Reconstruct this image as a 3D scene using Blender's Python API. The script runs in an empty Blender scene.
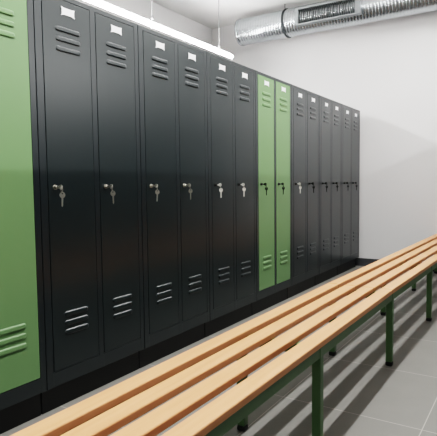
import bpy, bmesh, math, random
from mathutils import Vector, Matrix
random.seed(7)
scene = bpy.context.scene
COL = scene.collection

# ------------------------------------------------------------------ materials
def srgb(r, g, b):
    def f(c):
        c /= 255.0
        return c / 12.92 if c <= 0.04045 else ((c + 0.055) / 1.055) ** 2.4
    return (f(r), f(g), f(b), 1.0)

def new_mat(name, color, rough=0.5, metal=0.0, spec=0.5, noise=0.0, nscale=20.0, bump=0.0, bscale=200.0, coat=0.0):
    m = bpy.data.materials.new(name)
    m.use_nodes = True
    nt = m.node_tree
    p = nt.nodes['Principled BSDF']
    p.inputs['Base Color'].default_value = color
    p.inputs['Roughness'].default_value = rough
    p.inputs['Metallic'].default_value = metal
    p.inputs['Specular IOR Level'].default_value = spec
    p.inputs['Coat Weight'].default_value = coat
    tc = nt.nodes.new('ShaderNodeTexCoord')
    if noise:
        n = nt.nodes.new('ShaderNodeTexNoise')
        n.inputs['Scale'].default_value = nscale
        n.inputs['Detail'].default_value = 4
        nt.links.new(tc.outputs['Object'], n.inputs['Vector'])
        r = nt.nodes.new('ShaderNodeMapRange')
        r.inputs['To Min'].default_value = 1 - noise
        r.inputs['To Max'].default_value = 1 + noise
        nt.links.new(n.outputs['Fac'], r.inputs['Value'])
        mx = nt.nodes.new('ShaderNodeVectorMath'); mx.operation = 'SCALE'
        mx.inputs[0].default_value = color[:3]
        nt.links.new(r.outputs['Result'], mx.inputs['Scale'])
        nt.links.new(mx.outputs['Vector'], p.inputs['Base Color'])
    if bump:
        n2 = nt.nodes.new('ShaderNodeTexNoise')
        n2.inputs['Scale'].default_value = bscale
        nt.links.new(tc.outputs['Object'], n2.inputs['Vector'])
        b = nt.nodes.new('ShaderNodeBump')
        b.inputs['Strength'].default_value = bump
        b.inputs['Distance'].default_value = 0.002
        nt.links.new(n2.outputs['Fac'], b.inputs['Height'])
        nt.links.new(b.outputs['Normal'], p.inputs['Normal'])
    return m

M = {}
M['wall'] = new_mat('wall_paint', srgb(214, 213, 213), 0.85, spec=0.2, noise=0.012, nscale=3, bump=0.05, bscale=120)
M['wall_low_bounce'] = new_mat('wall_paint_low_bounce', srgb(120, 120, 122), 0.85, spec=0.2, noise=0.012, nscale=3)  # unseen walls darkened to cut the light they bounce back
M['ceiling'] = new_mat('ceiling_paint', srgb(220, 219, 218), 0.9, spec=0.2, noise=0.01, nscale=2)
M['base'] = new_mat('skirting_tile', srgb(62, 64, 66), 0.5, noise=0.04)
M['dark'] = new_mat('anthracite_powder_coat', srgb(23, 32, 34), 0.32, spec=0.72, noise=0.02, nscale=8, bump=0.03, bscale=700)
M['carcass'] = new_mat('anthracite_carcass', srgb(23, 31, 34), 0.34, spec=0.72, noise=0.02, nscale=8)
M['plinth'] = new_mat('plinth_black', srgb(25, 27, 28), 0.5, noise=0.03)
M['green'] = new_mat('pale_green_powder_coat', srgb(99, 129, 88), 0.38, spec=0.38, noise=0.012, nscale=6, bump=0.03, bscale=700)
M['slot'] = new_mat('louvre_slot_shadow', srgb(14, 16, 15), 0.8, noise=0.02)
M['slot_shadow_green'] = new_mat('louvre_slot_shadow_green', srgb(40, 66, 34), 0.8, noise=0.02)  # darker green painted on louvre undersides as shade
M['label'] = new_mat('label_card_white', srgb(254, 254, 255), 0.4, noise=0.005)
M['steel'] = new_mat('lock_steel', srgb(190, 186, 176), 0.28, metal=1.0, noise=0.03, nscale=60)
M['key'] = new_mat('key_nickel', srgb(205, 202, 192), 0.3, metal=0.9, noise=0.03, nscale=60)
M['key_bright'] = new_mat('key_bright_nickel', srgb(225, 223, 214), 0.4, metal=0.3, noise=0.02, nscale=60)
M['key_dark'] = new_mat('key_dark', srgb(30, 32, 30), 0.35, metal=0.3, noise=0.03, nscale=60)
M['bench_green'] = new_mat('bench_frame_green', srgb(86, 118, 78), 0.4, spec=0.5, noise=0.04, nscale=15)
M['rubber'] = new_mat('black_foot_plastic', srgb(16, 17, 16), 0.55, noise=0.03)
M['galv'] = new_mat('galvanised_steel', srgb(176, 181, 184), 0.26, metal=1.0, noise=0.08, nscale=14)
M['galv_flat'] = new_mat('galvanised_grille', srgb(140, 145, 147), 0.45, metal=0.8, noise=0.03, nscale=14)
M['gasket'] = new_mat('dark_gasket', srgb(58, 62, 64), 0.45, metal=0.6, noise=0.03)
M['grille_dark'] = new_mat('grille_inside', srgb(26, 29, 30), 0.8, noise=0.03)
M['blade'] = new_mat('grille_blades', srgb(78, 82, 83), 0.5, metal=0.4, noise=0.03)
M['housing'] = new_mat('lamp_housing', srgb(205, 207, 208), 0.5, noise=0.01)
M['wire'] = new_mat('lamp_wire', srgb(105, 105, 107), 0.6, metal=0.0, noise=0.02)

def emit_mat(name, strength):
    m = bpy.data.materials.new(name); m.use_nodes = True
    p = m.node_tree.nodes['Principled BSDF']
    p.inputs['Base Color'].default_value = (.9, .9, .9, 1)
    p.inputs['Emission Color'].default_value = (1.0, 0.985, 0.96, 1)
    p.inputs['Emission Strength'].default_value = strength
    return m
TUBE_E = 112.0
P_BENCH, P_NEXT = 94, 62
M['tube'] = emit_mat('led_tube_diffuser', TUBE_E)

def wood_mat():
    m = bpy.data.materials.new('beech_slat'); m.use_nodes = True
    nt = m.node_tree; p = nt.nodes['Principled BSDF']
    tc = nt.nodes.new('ShaderNodeTexCoord')
    mp = nt.nodes.new('ShaderNodeMapping')
    mp.inputs['Scale'].default_value = (1.3, 26, 26)
    oi = nt.nodes.new('ShaderNodeObjectInfo')
    ad = nt.nodes.new('ShaderNodeVectorMath'); ad.operation = 'ADD'
    sc = nt.nodes.new('ShaderNodeMath'); sc.operation = 'MULTIPLY'; sc.inputs[1].default_value = 37.0
    nt.links.new(oi.outputs['Random'], sc.inputs[0])
    nt.links.new(tc.outputs['Object'], mp.inputs['Vector'])
    nt.links.new(mp.outputs['Vector'], ad.inputs[0])
    nt.links.new(sc.outputs['Value'], ad.inputs[1])
    n = nt.nodes.new('ShaderNodeTexNoise'); n.inputs['Scale'].default_value = 2.0; n.inputs['Detail'].default_value = 6
    n.inputs['Roughness'].default_value = 0.6
    nt.links.new(ad.outputs['Vector'], n.inputs['Vector'])
    cr = nt.nodes.new('ShaderNodeValToRGB')
    cr.color_ramp.elements[0].position = 0.25; cr.color_ramp.elements[0].color = srgb(219, 152, 105)
    cr.color_ramp.elements[1].position = 0.75; cr.color_ramp.elements[1].color = srgb(237, 170, 123)
    nt.links.new(n.outputs['Fac'], cr.inputs['Fac'])
    nt.links.new(cr.outputs['Color'], p.inputs['Base Color'])
    p.inputs['Roughness'].default_value = 0.42
    p.inputs['Specular IOR Level'].default_value = 0.35
    return m
M['wood'] = wood_mat()

TILE = 0.577
def floor_mat():
    m = bpy.data.materials.new('grey_floor_tiles'); m.use_nodes = True
    nt = m.node_tree; p = nt.nodes['Principled BSDF']
    g = nt.nodes.new('ShaderNodeTexCoord')
    sx = nt.nodes.new('ShaderNodeSeparateXYZ')
    nt.links.new(g.outputs['Object'], sx.inputs['Vector'])
    def math_(op, a, b=None):
        n = nt.nodes.new('ShaderNodeMath'); n.operation = op
        for i, v in enumerate((a, b)):
            if v is None: continue
            if isinstance(v, (int, float)): n.inputs[i].default_value = v
            else: nt.links.new(v, n.inputs[i])
        return n.outputs[0]
    def line(out, off):
        u = math_('ADD', out, -off)
        u = math_('DIVIDE', u, TILE)
        cell = math_('FLOOR', u)
        fr = math_('SUBTRACT', u, cell)
        d = math_('ABSOLUTE', math_('SUBTRACT', fr, 0.5))
        return math_('GREATER_THAN', d, 0.5 - 0.0021 / TILE), cell
    lx, cx = line(sx.outputs['X'], 0.672)
    ly, cy = line(sx.outputs['Y'], -1.313)
    grout = math_('MAXIMUM', lx, ly)
    cv = nt.nodes.new('ShaderNodeCombineXYZ')
    nt.links.new(cx, cv.inputs[0]); nt.links.new(cy, cv.inputs[1])
    wn = nt.nodes.new('ShaderNodeTexWhiteNoise'); nt.links.new(cv.outputs[0], wn.inputs['Vector'])
    ns = nt.nodes.new('ShaderNodeTexNoise'); ns.inputs['Scale'].default_value = 9; ns.inputs['Detail'].default_value = 6
    nt.links.new(g.outputs['Object'], ns.inputs['Vector'])
    k = math_('ADD', math_('MULTIPLY', wn.outputs['Value'], 0.05), math_('MULTIPLY', ns.outputs['Fac'], 0.14))
    k = math_('ADD', k, 0.905)
    tile = nt.nodes.new('ShaderNodeVectorMath'); tile.operation = 'SCALE'
    tile.inputs[0].default_value = srgb(121, 120, 116)[:3]
    nt.links.new(k, tile.inputs['Scale'])
    mx = nt.nodes.new('ShaderNodeMix'); mx.data_type = 'RGBA'
    nt.links.new(grout, mx.inputs[0])
    nt.links.new(tile.outputs['Vector'], mx.inputs[6])
    mx.inputs[7].default_value = srgb(160, 157, 150)
    nt.links.new(mx.outputs[2], p.inputs['Base Color'])
    p.inputs['Roughness'].default_value = 0.55
    p.inputs['Specular IOR Level'].default_value = 0.3
    return m
M['floor'] = floor_mat()

# ------------------------------------------------------------------ mesh helpers
def box(bm, x0, x1, y0, y1, z0, z1, bev=0.0, seg=2, mi=0):
    r = bmesh.ops.create_cube(bm, size=1.0, matrix=Matrix.Translation(((x0+x1)/2, (y0+y1)/2, (z0+z1)/2)) @ Matrix.Diagonal((x1-x0, y1-y0, z1-z0, 1)))
    vs = r['verts']
    fs = set(f for v in vs for f in v.link_faces)
    for f in fs: f.material_index = mi
    if bev:
        es = list(set(e for v in vs for e in v.link_edges))
        rr = bmesh.ops.bevel(bm, geom=es, offset=bev, segments=seg, profile=0.5, affect='EDGES')
        for f in rr['faces']: f.material_index = mi
    return vs

def cyl(bm, a, b, r, n=16, mi=0, r2=None, smooth=True):
    a, b = Vector(a), Vector(b); d = b - a
    q = Vector((0, 0, 1)).rotation_difference(d.normalized()).to_matrix().to_4x4()
    res = bmesh.ops.create_cone(bm, cap_ends=True, segments=n, radius1=r, radius2=r if r2 is None else r2, depth=d.length, matrix=Matrix.Translation((a+b)/2) @ q)
    for f in set(f for v in res['verts'] for f in v.link_faces):
        f.material_index = mi
        if smooth and len(f.verts) == 4: f.smooth = True
    return res['verts']

def torus(bm, c, R, r, axis='Y', n=20, m=8, ang=0.0):
    ring = []
    rot = Matrix.Rotation(ang, 3, 'Z')
    for i in range(n):
        t = 2*math.pi*i/n; row = []
        for j in range(m):
            s = 2*math.pi*j/m
            rr = R + r*math.cos(s)
            if axis == 'Y': p = Vector((rr*math.cos(t), r*math.sin(s), rr*math.sin(t)))
            elif axis == 'X': p = Vector((r*math.sin(s), rr*math.cos(t), rr*math.sin(t)))
            else: p = Vector((rr*math.cos(t), rr*math.sin(t), r*math.sin(s)))
            row.append(bm.verts.new(Vector(c) + rot @ p))
        ring.append(row)
    for i in range(n):
        for j in range(m):
            f = bm.faces.new((ring[i][j], ring[(i+1) % n][j], ring[(i+1) % n][(j+1) % m], ring[i][(j+1) % m])); f.smooth = True

def prism(bm, pts, y0, y1, mi=0):
    """polygon in XZ extruded along Y"""
    a = [bm.verts.new((x, y0, z)) for x, z in pts]
    b = [bm.verts.new((x, y1, z)) for x, z in pts]
    n = len(pts)
    fs = [bm.faces.new(a), bm.faces.new(b[::-1])]
    for i in range(n):
        fs.append(bm.faces.new((a[i], b[i], b[(i+1) % n], a[(i+1) % n])))
    for f in fs: f.material_index = mi

def obj(name, bm, mats, parent=None, loc=None):
    bmesh.ops.recalc_face_normals(bm, faces=bm.faces[:])
    me = bpy.data.meshes.new(name); bm.to_mesh(me); bm.free()
    for m in (mats if isinstance(mats, (list, tuple)) else [mats]): me.materials.append(m)
    o = bpy.data.objects.new(name, me); COL.objects.link(o)
    if parent: o.parent = parent
    if loc: o.location = loc
    return o

def struct(name, bm, m):
    o = obj(name, bm, m); o['kind'] = 'structure'; return o

def thing(name, label, cat, loc=(0, 0, 0), rotz=0.0, group=None):
    o = bpy.data.objects.new(name, None); COL.objects.link(o)
    o.empty_display_size = 0.1
    o.location = loc; o.rotation_euler = (0, 0, rotz)
    tag(o, label, cat, group); return o

def tag(o, label, cat, group=None):
    o['label'] = label; o['category'] = cat
    if group: o['group'] = group

def copy_tree(o, parent=None, swap=None):
    c = o.copy(); COL.objects.link(c)
    if parent: c.parent = parent
    for ch in list(o.children): copy_tree(ch, c, swap)
    return c

NB = bmesh.new

# ------------------------------------------------------------------ room shell
XW, XB = 4.30, -3.2          # back wall, wall behind the camera
YL, YR = 1.98, -5.45         # wall of the aisle behind the lockers, wall of the next aisle
ZC = 2.955
b = NB(); box(b, XB-.1, XW+.1, YR-.1, YL+.1, -.1, 0); struct('floor', b, M['floor'])
b = NB(); box(b, XB-.1, XW+.1, YR-.1, YL+.1, ZC, ZC+.1); struct('ceiling', b, M['ceiling'])
b = NB(); box(b, XW, XW+.1, YR-.1, YL+.1, 0, ZC); struct('wall_back', b, M['wall'])
b = NB(); box(b, XB-.1, XB, YR-.1, YL+.1, 0, ZC); struct('wall_front', b, M['wall_low_bounce'])
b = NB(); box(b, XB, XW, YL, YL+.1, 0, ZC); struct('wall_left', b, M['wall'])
b = NB(); box(b, XB, XW, YR-.1, YR, 0, ZC); struct('wall_right', b, M['wall_low_bounce'])
b = NB(); box(b, XW-.012, XW, YR, YL, 0, .088, .002); struct('baseboard_back', b, M['base'])
b = NB(); box(b, XB, XW-.012, YL-.012, YL, 0, .088, .002); struct('baseboard_left', b, M['base'])
# unseen opposite locker row as a plain block, shadowing the next-aisle lamp
b = NB(); box(b, -2.6, XW-.013, -2.27, -1.80, 0, 1.72, .003); struct('opposite_locker_row', b, M['dark'])

# ------------------------------------------------------------------ lockers
W = 0.6; ZB = 0.111; ZT = 1.72; DZ0, DZ1 = 0.173, 1.700; DEP = 0.5
DX = [(0.036, 0.289), (0.319, 0.571)]      # the two doors of a unit

def louvre(bm, cx, ztop, w=0.130, h=0.0215, D=0.0050, nu=26, nv=12):
    """a pressed ventilation hood: slopes out of the door and ends in a downward slot"""
    rows = []
    for j in range(nv + 1):
        v = j / nv; row = []
        for i in range(nu + 1):
            u = -1 + 2*i/nu
            e = abs(u); k = 1.0
            if e > .80: k = math.sqrt(max(0.0, 1 - ((e - .80)/.20)**2))
            s = min(1.0, v/.30); prof = math.sin(s*math.pi/2)
            if v > .80: prof *= 1 - ((v - .80)/.20)**2*0.35
            hh = h*(0.45 + .55*k)
            z = ztop - (h - hh)*.5 - v*hh
            row.append(bm.verts.new((cx + u*w/2, -0.0002 - D*k*prof, z)))
        rows.append(row)
    for j in range(nv):
        for i in range(nu):
            f = bm.faces.new((rows[j][i], rows[j][i+1], rows[j+1][i+1], rows[j+1][i])); f.smooth = True
    last = [bm.verts.new((v.co.x, 0.0005, v.co.z + .001)) for v in rows[-1]]
    for i in range(nu):
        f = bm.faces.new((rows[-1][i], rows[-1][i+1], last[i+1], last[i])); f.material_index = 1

def make_door(x0, x1, paint, slot, parent, lockm='steel'):
    cx = (x0 + x1)/2
    b = NB()
    box(b, x0 + .0034, x1 - .0014, 0.0, 0.020, DZ0 + .0015, DZ1 - .0015, .0016, 2)
    for zt in (1.592, 1.552, 1.512, 0.414, 0.3755, 0.337): louvre(b, cx + .003, zt)
    d = obj('door', b, [paint, slot], parent)
    # flared white card holder
    b = NB()
    lw, lh, c = .035, .0175, (cx + .004, 1.6545)
    pts = []
    for sx, sz in ((-1, -1), (1, -1), (1, 1), (-1, 1)): pts.append((c[0] + sx*lw, c[1] + sz*lh))
    out = []
    n = 8
    for i in range(4):
        p, q = pts[i], pts[(i+1) % 4]
        for k in range(n):
            t = k/n; bow = (.0052, .0030, .0026, .0042)[i]*min(1, 5.5*t*(1-t))
            x = p[0] + (q[0]-p[0])*t; z = p[1] + (q[1]-p[1])*t
            nx, nz = [(0, 1), (-1, 0), (0, -1), (1, 0)][i]
            out.append((x + nx*bow, z + nz*bow))
    prism(b, out, -.0035, 0.0005)
    l = obj('label_plate', b, M['label'], d); l['label'] = 'white label plate with flared corners'
    # cylinder lock
    b = NB()
    lx, lz = x0 + .037, .936
    cyl(b, (lx, .001, lz), (lx, -.004, lz), .0105, 24)
    cyl(b, (lx, -.004, lz), (lx, -.015, lz), .0082, 24, r2=.0074)
    box(b, lx - .0012, lx + .0012, -.0155, -.0145, lz - .006, lz + .006, mi=1)
    lk = obj('lock', b, [M[lockm], M['rubber']], d); lk['label'] = 'round %s cylinder lock' % ('steel' if lockm == 'steel' else 'black')
    return d

def make_locker(name, label, paint, slot, x, lockm):
    t = thing(name, label, 'locker', (x, 0, 0), 0, 'two-door lockers in a row')
    b = NB()
    g = .0018
    # front frame: side stiles, middle post, top and bottom rails
    for a0, a1 in ((g, .036), (.289, .319), (.571, W - g)):
        box(b, a0, a1, 0.0, .03, ZB, ZT, .0014, 2)
    for a0, a1 in DX:
        box(b, a0 - .003, a1 + .003, 0.0004, .03, ZB + .0003, DZ0, .0012, 2)
        box(b, a0 - .003, a1 + .003, 0.0004, .03, DZ1, ZT - .0003, .0012, 2)
    box(b, g, .02, .03, DEP, ZB, ZT); box(b, W - .02, W - g, .03, DEP, ZB, ZT)
    box(b, .02, W - .02, DEP - .015, DEP, ZB, ZT)
    box(b, .02, W - .02, .03, DEP - .015, ZT - .015, ZT); box(b, .02, W - .02, .03, DEP - .015, ZB, ZB + .015)
    obj('cabinet_body', b, M['carcass'], t)
    b = NB(); box(b, .003, W - .003, .040, DEP - .02, 0, ZB, .0015); obj('plinth', b, M['plinth'], t)
    for a0, a1 in DX: make_door(a0, a1, paint, slot, t, lockm)
    return t

LK = [
    ('green', 'large pale green two-door locker cut off by the left edge of the photo'),
    ('dark', 'dark anthracite two-door locker directly right of the cut-off green locker'),
    ('dark', 'second dark locker right of the cut-off green one, between two dark lockers'),
    ('dark', 'dark anthracite two-door locker directly left of the green locker in mid-row'),
    ('green', 'pale green two-door locker in the middle of the row between dark lockers'),
    ('dark', 'dark anthracite two-door locker directly right of the mid-row green locker'),
    ('dark', 'second dark anthracite two-door locker from the white back wall'),
    ('dark', 'last dark anthracite two-door locker of the row, against the white back wall'),
]
proto = {}
for i, (c, lab) in enumerate(LK):
    x = (i - 1)*W
    lockm = 'steel' if i < 3 else 'key_dark'
    if (c, lockm) not in proto:
        proto[c, lockm] = make_locker('locker', lab, M[c], M['slot_shadow_green' if c == 'green' else 'slot'], x, lockm)
    else:
        o = copy_tree(proto[c, lockm]); o.location = (x, 0, 0); o['label'] = lab

# ------------------------------------------------------------------ keys in the locks
def key_shape(bm, top, blade, ang_z, bow_r=.0115, th=.0022):
    """flat key hanging down from `top`: round bow with a hole, toothed blade"""
    v0 = len(bm.verts)
    n = 18
    o_ = []; h_ = []
    for i in range(n):
        t = 2*math.pi*i/n
        o_.append((bow_r*math.cos(t)*.92, -bow_r + bow_r*math.sin(t)))
        h_.append((.0032*math.cos(t), -.0062 + .0032*math.sin(t)))
    def layer(y):
        return [bm.verts.new((x, y, z)) for x, z in o_], [bm.verts.new((x, y, z)) for x, z in h_]
    A, Ah = layer(-th/2); B, Bh = layer(th/2)
    for i in range(n):
        j = (i+1) % n
        bm.faces.new((A[i], A[j], Ah[j], Ah[i])); bm.faces.new((B[j], B[i], Bh[i], Bh[j]))
        bm.faces.new((A[i], B[i], B[j], A[j])); bm.faces.new((Ah[j], Bh[j], Bh[i], Ah[i]))
    z0 = -2*bow_r + .002; L = blade
    pts = [(-.0034, z0), (.0034, z0), (.0034, z0 - L*.3), (.0024, z0 - L*.4), (.0034, z0 - L*.5), (.0020, z0 - L*.62), (.0032, z0 - L*.74), (.0022, z0 - L*.86), (.0012, z0 - L), (-.0020, z0 - L), (-.0034, z0 - L*.9)]
    prism(bm, pts, -th/2*.9, th/2*.9)
    bm.verts.ensure_lookup_table()
    R = Matrix.Rotation(ang_z, 3, 'Z')
    for v in bm.verts[v0:]:
        v.co = R @ v.co + Vector(top)

def make_keys(name, label, mat, x, ang):
    t = thing(name, label, 'keys', (x, -.0155, .936), 0, 'keys in the locker locks')
    # inserted key: its bow sticks out of the lock towards the aisle
    b = NB()
    key_shape(b, (0, 0, 0), .010, 0.0, .0105)
    for v in b.verts:      # hanging key turned so that it points into the lock, blade towards +Y
        p = v.co.copy()
        v.co = Vector((p.y, -(p.z + .0305), p.x))
    obj('inserted_key', b, mat, t)
    b = NB(); torus(b, (0.0, -.0255, -.0105), .0125, .0012, 'Y', 22, 6, math.radians(35)); obj('key_ring', b, M['steel'] if mat != M['key_dark'] else M['key_dark'], t)
    b = NB(); key_shape(b, (.003, -.0255, -.0190), .037, ang, .0125); obj('hanging_key', b, mat, t)
    return t

ORD = ['left', 'right']
LNAME = ['dark locker beside the cut-off green one', 'second dark locker from the left', 'dark locker left of mid-row green one',
         'mid-row green locker', 'dark locker right of mid-row green one', 'second-last dark locker', 'last dark locker by back wall']
first = {}
for i in range(14):
    k, dr = i//2, i % 2
    kind = 'key_bright' if i in (4, 5, 8) else ('key' if i < 4 else 'key_dark')
    adj = {'key_bright': 'bright silver', 'key': 'dull silver', 'key_dark': 'dark'}[kind]
    lab = '%s keys hanging from %s door of %s' % (adj, ORD[dr], LNAME[k])
    x = k*W + DX[dr][0] + .037
    if kind not in first:
        first[kind] = make_keys('locker_keys', lab, M[kind], x, math.radians(-35)); o = first[kind]
    else:
        o = copy_tree(first[kind]); o.location = (x, -.0155, .936); o['label'] = lab
    random_turn = [4, -6, 8, -3, 0, 3, -5, 6, 2, -4, 5, 0, -6, 4][i]
    for ch in o.children:
        if ch.name.startswith('hanging_key'):
            ch.rotation_euler = (0, math.radians(random_turn*.5), 0)

# ------------------------------------------------------------------ bench
ZS = 0.402; TH = 0.024; SW = 0.060; PITCH = 0.0935; XJ = 1.272; XE = 4.262
def yo(x):
    return -.006*(x - 0.0) if x < XJ else -.0076 - .0215*(x - XJ)
bench = thing('slatted_bench', 'long changing-room bench of four pale wooden slats on dark green steel legs', 'bench', (0.3, -.88, 0))
OX, OY = 0.3, -.88
def bobj(name, b, m, parent):
    o = obj(name, b, m, parent)
    return o
FY = -1.050
for (xa, xb) in ((-.745, XJ - .0008), (XJ + .0008, XE)):
    for s in range(4):
        ya = FY + s*PITCH
        b = NB()
        vs = box(b, xa, xb, ya, ya + SW, ZS - TH, ZS, .0045, 3)
        for v in b.verts:
            f = 0 if abs(v.co.x - xa) < .01 else 1
            v.co.y += yo(xa + 1e-4) if f == 0 else yo(xb - 1e-4)
            v.co -= Vector((OX, OY, 0))
        for f in b.faces: f.smooth = False
        bobj('slat', b, M['wood'], bench)
LEGX = [-.66, .320, 1.298, 2.28, 3.215, 4.19]
LW = .032
leg0 = None
ZL = ZS - TH
RH = .036
for x in LEGX:
    xa = x - LW/2 - OX; xb = x + LW/2 - OX
    for s in (0, 1):
        ya = (FY + .003 if s == 0 else FY + 3*PITCH + SW - .003 - LW) + yo(x) - OY
        b = NB(); box(b, xa, xb, ya, ya + LW, .022, ZL, .003, 2)
        l = bobj('leg', b, M['bench_green'], bench)
        b = NB(); box(b, xa - .001, xb + .001, ya - .001, ya + LW + .001, 0, .0225, .007, 3)
        c = bobj('foot_cap', b, M['rubber'], l); c['label'] = 'black plastic foot cap'
    y0 = FY + .003 + LW + yo(x) - OY; y1 = FY + 3*PITCH + SW - .003 - LW + yo(x) - OY
    b = NB(); box(b, xa + .002, xb - .002, y0 - .002, y1 + .002, ZL - RH, ZL - .0005, .002, 2)
    bobj('cross_bar', b, M['bench_green'], bench)
for i in range(len(LEGX) - 1):
    xa, xb = LEGX[i] + LW/2 - .002, LEGX[i+1] - LW/2 + .002
    for s in (0, 1):
        yb_ = (FY + .005 if s == 0 else FY + 3*PITCH + SW - .005 - .025)
        b = NB(); box(b, xa, xb, yb_, yb_ + .025, ZL - RH, ZL - .0005, .002, 2)
        for v in b.verts:
            v.co.y += yo(xa) if v.co.x < (xa + xb)/2 else yo(xb)
            v.co -= Vector((OX, OY, 0))
        bobj('rail', b, M['bench_green'], bench)

# ------------------------------------------------------------------ ventilation duct
DCX, DCZ, DR = 4.0, 2.735, .150
DY1, DY0 = 1.375, YR + .005
duct = thing('ventilation_duct', 'round galvanised spiral ventilation duct under the ceiling along the white back wall', 'duct', (DCX, 0, DCZ))
def spiral(ya, yb, step, nt=56, pitch=.0328):
    b = NB(); rows = []
    n = int((yb - ya)/step)
    for i in range(n + 1):
        y = ya + (yb - ya)*i/n; row = []
        for j in range(nt):
            t = 2*math.pi*j/nt
            ph = ((y/pitch) - j/nt) % 1.0
            r = DR - (.0048 if ph < .27 else 0.0)
            row.append(b.verts.new((r*math.cos(t), y, r*math.sin(t))))
        rows.append(row)
    for i in range(n):
        for j in range(nt):
            f = b.faces.new((rows[i][j], rows[i+1][j], rows[i+1][(j+1) % nt], rows[i][(j+1) % nt])); f.smooth = True
    return b
obj('duct_pipe', spiral(-1.3, DY1 - .004, .0029, 48), M['galv'], duct)
obj('duct_pipe', spiral(DY0, -1.304, .012, 40), M['galv'], duct)
b = NB()
cyl(b, (0, DY1 - .03, 0), (0, DY1, 0), DR + .004, 64)
cyl(b, (0, DY1 - .001, 0), (0, DY1 + .012, 0), DR - .012, 64, r2=DR - .03)
obj('end_cap', b, M['galv'], duct)
def collar(y, r, w, m, nm):
    b = NB(); cyl(b, (0, y - w/2, 0), (0, y + w/2, 0), r, 64); return obj(nm, b, m, duct)
collar(.765, DR + .0075, .022, M['gasket'], 'joint_ring')
collar(-1.30, DR + .0075, .022, M['gasket'], 'joint_ring')
for y in (.80, -1.35):
    b = NB(); cyl(b, (0, y, DR - .002), (0, y, ZC - DCZ), .005, 10); obj('hanger_rod', b, M['wire'], duct)
# outlet grille on the aisle side of the duct
gx = -DR - .012
GY0, GY1, GZ0, GZ1 = -.105, .60, -.096, .080
b = NB()
fw = .034
for (ya, yb, za, zb) in ((GY0, GY1, GZ0, GZ0 + .014), (GY0, GY1, GZ1 - .014, GZ1), (GY0, GY0 + fw + .02, GZ0 + .012, GZ1 - .012), (GY1 - fw, GY1, GZ0 + .012, GZ1 - .012)):
    box(b, gx - .008, gx + .06, ya, yb, za, zb, .002, 2)
fr = obj('grille_frame', b, M['galv_flat'], duct)
b = NB(); box(b, gx + .035, gx + .045, GY0 + .04, GY1 - .02, GZ0 + .012, GZ1 - .012); obj('grille_back', b, M['grille_dark'], fr)
b = NB()
nb = 27
for i in range(nb):
    y = GY0 + fw + .026 + (GY1 - GY0 - 2*fw - .03)*i/(nb - 1)
    box(b, gx - .002, gx + .022, y - .0022, y + .0022, GZ0 + .012, GZ1 - .012)
obj('grille_blades', b, M['blade'], fr)

# ------------------------------------------------------------------ pendant tube light over the aisle behind the lockers
TY, TZ = 1.30, 2.375
TX1, TXL = 3.665, 1.12
light = thing('pendant_tube_light', 'long white tube light hung on thin wires above the dark lockers', 'lamp', (TX1, TY, TZ))
for k in range(3):
    xb = -k*TXL; xa = xb - TXL + .012
    b = NB()
    n = 20; ra = .021
    cyl(b, (xa + .01, 0, 0), (xb - .012, 0, 0), ra, 28)
    o = obj('tube', b, M['tube'], light); o['label'] = 'glowing white tube'
    b = NB(); cyl(b, (xb - .012, 0, 0), (xb + .004, 0, 0), ra + .001, 28, r2=ra*.86); obj('end_cap', b, M['housing'], light)
    b = NB(); torus(b, (xb - .27, 0, 0), ra + .003, .005, 'X', 24, 8); box(b, xb - .275, xb - .265, -.006, .006, -ra - .014, -ra, .001); obj('clip', b, M['housing'], light)
    b = NB(); cyl(b, (xb - .27, 0, .05), (xb - .27, 0, ZC - TZ), .0042, 8); cyl(b, (xb - .27, 0, .045), (xb - .27, 0, .075), .010, 10); obj('hanging_wire', b, M['wire'], light)
b = NB()
box(b, -3*TXL + .01, -.01, .014, ra + .008, ra + .002, ra + .020, .003, 2)
box(b, -3*TXL + .01, -.01, ra + .003, ra + .008, -.012, ra + .004, .001, 1)  # unseen back plate, added to keep tube light off the wall behind
obj('housing', b, M['housing'], light)

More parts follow.
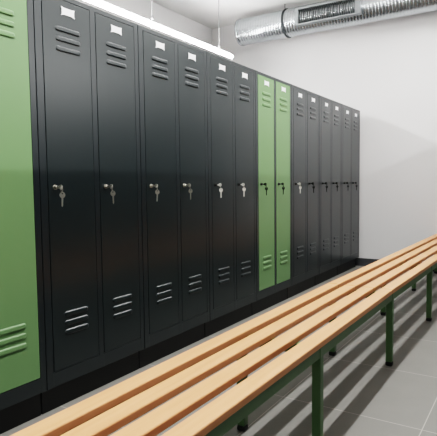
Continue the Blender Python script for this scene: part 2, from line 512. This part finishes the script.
# ------------------------------------------------------------------ lights
def strip(name, x0, x1, y, z, power, w=.04, side=.8, top=.6):
    """a linear tube lamp: four narrow area lights facing down, to both sides and up"""
    for ang, k in ((0, 1.0), (90, side), (-90, side), (180, top)):
        l = bpy.data.lights.new(name, 'AREA'); l.shape = 'RECTANGLE'; l.size = x1 - x0; l.size_y = w
        l.energy = power*k; l.color = LIGHT_COL
        o = bpy.data.objects.new(name, l); COL.objects.link(o)
        o.location = ((x0 + x1)/2, y, z)
        o.rotation_euler = (math.radians(ang), 0, 0)
LIGHT_COL = (1.0, .995, .98)
strip('bench_aisle_tube', -2.6, 3.72, -.92, 2.70, P_BENCH, .012, .42, .3)
strip('next_aisle_tube', -2.6, 3.9, -3.45, 2.375, P_NEXT, .04, .7, .05)

w = bpy.data.worlds.new('world'); scene.world = w; w.use_nodes = True
w.node_tree.nodes['Background'].inputs['Color'].default_value = (.9, .95, 1, 1)
w.node_tree.nodes['Background'].inputs['Strength'].default_value = .2

# ------------------------------------------------------------------ camera
F_PX = 500.3
yaw, pit, rol = math.radians(57.40854), math.radians(3.89872), math.radians(-.66611)
fw_ = Vector((math.sin(yaw)*math.cos(pit), math.cos(yaw)*math.cos(pit), -math.sin(pit)))
r0 = Vector((math.cos(yaw), -math.sin(yaw), 0)); u0 = r0.cross(fw_)
rt = r0*math.cos(rol) + u0*math.sin(rol); up = -r0*math.sin(rol) + u0*math.cos(rol)
cam = bpy.data.cameras.new('camera'); co = bpy.data.objects.new('camera', cam); COL.objects.link(co)
mw = Matrix((rt, up, -fw_)).transposed().to_4x4(); mw.translation = Vector((-1.29103, -1.66159, .94198))
co.matrix_world = mw
cam.sensor_width = 36; cam.sensor_fit = 'HORIZONTAL'; cam.lens = 36*F_PX/437; cam.clip_start = .02
scene.camera = co

scene.view_settings.view_transform = 'Filmic'
scene.view_settings.look = 'High Contrast'
scene.view_settings.exposure = 0.23
scene.cycles.use_denoising = True
scene.cycles.max_bounces = 10
scene.cycles.diffuse_bounces = 6
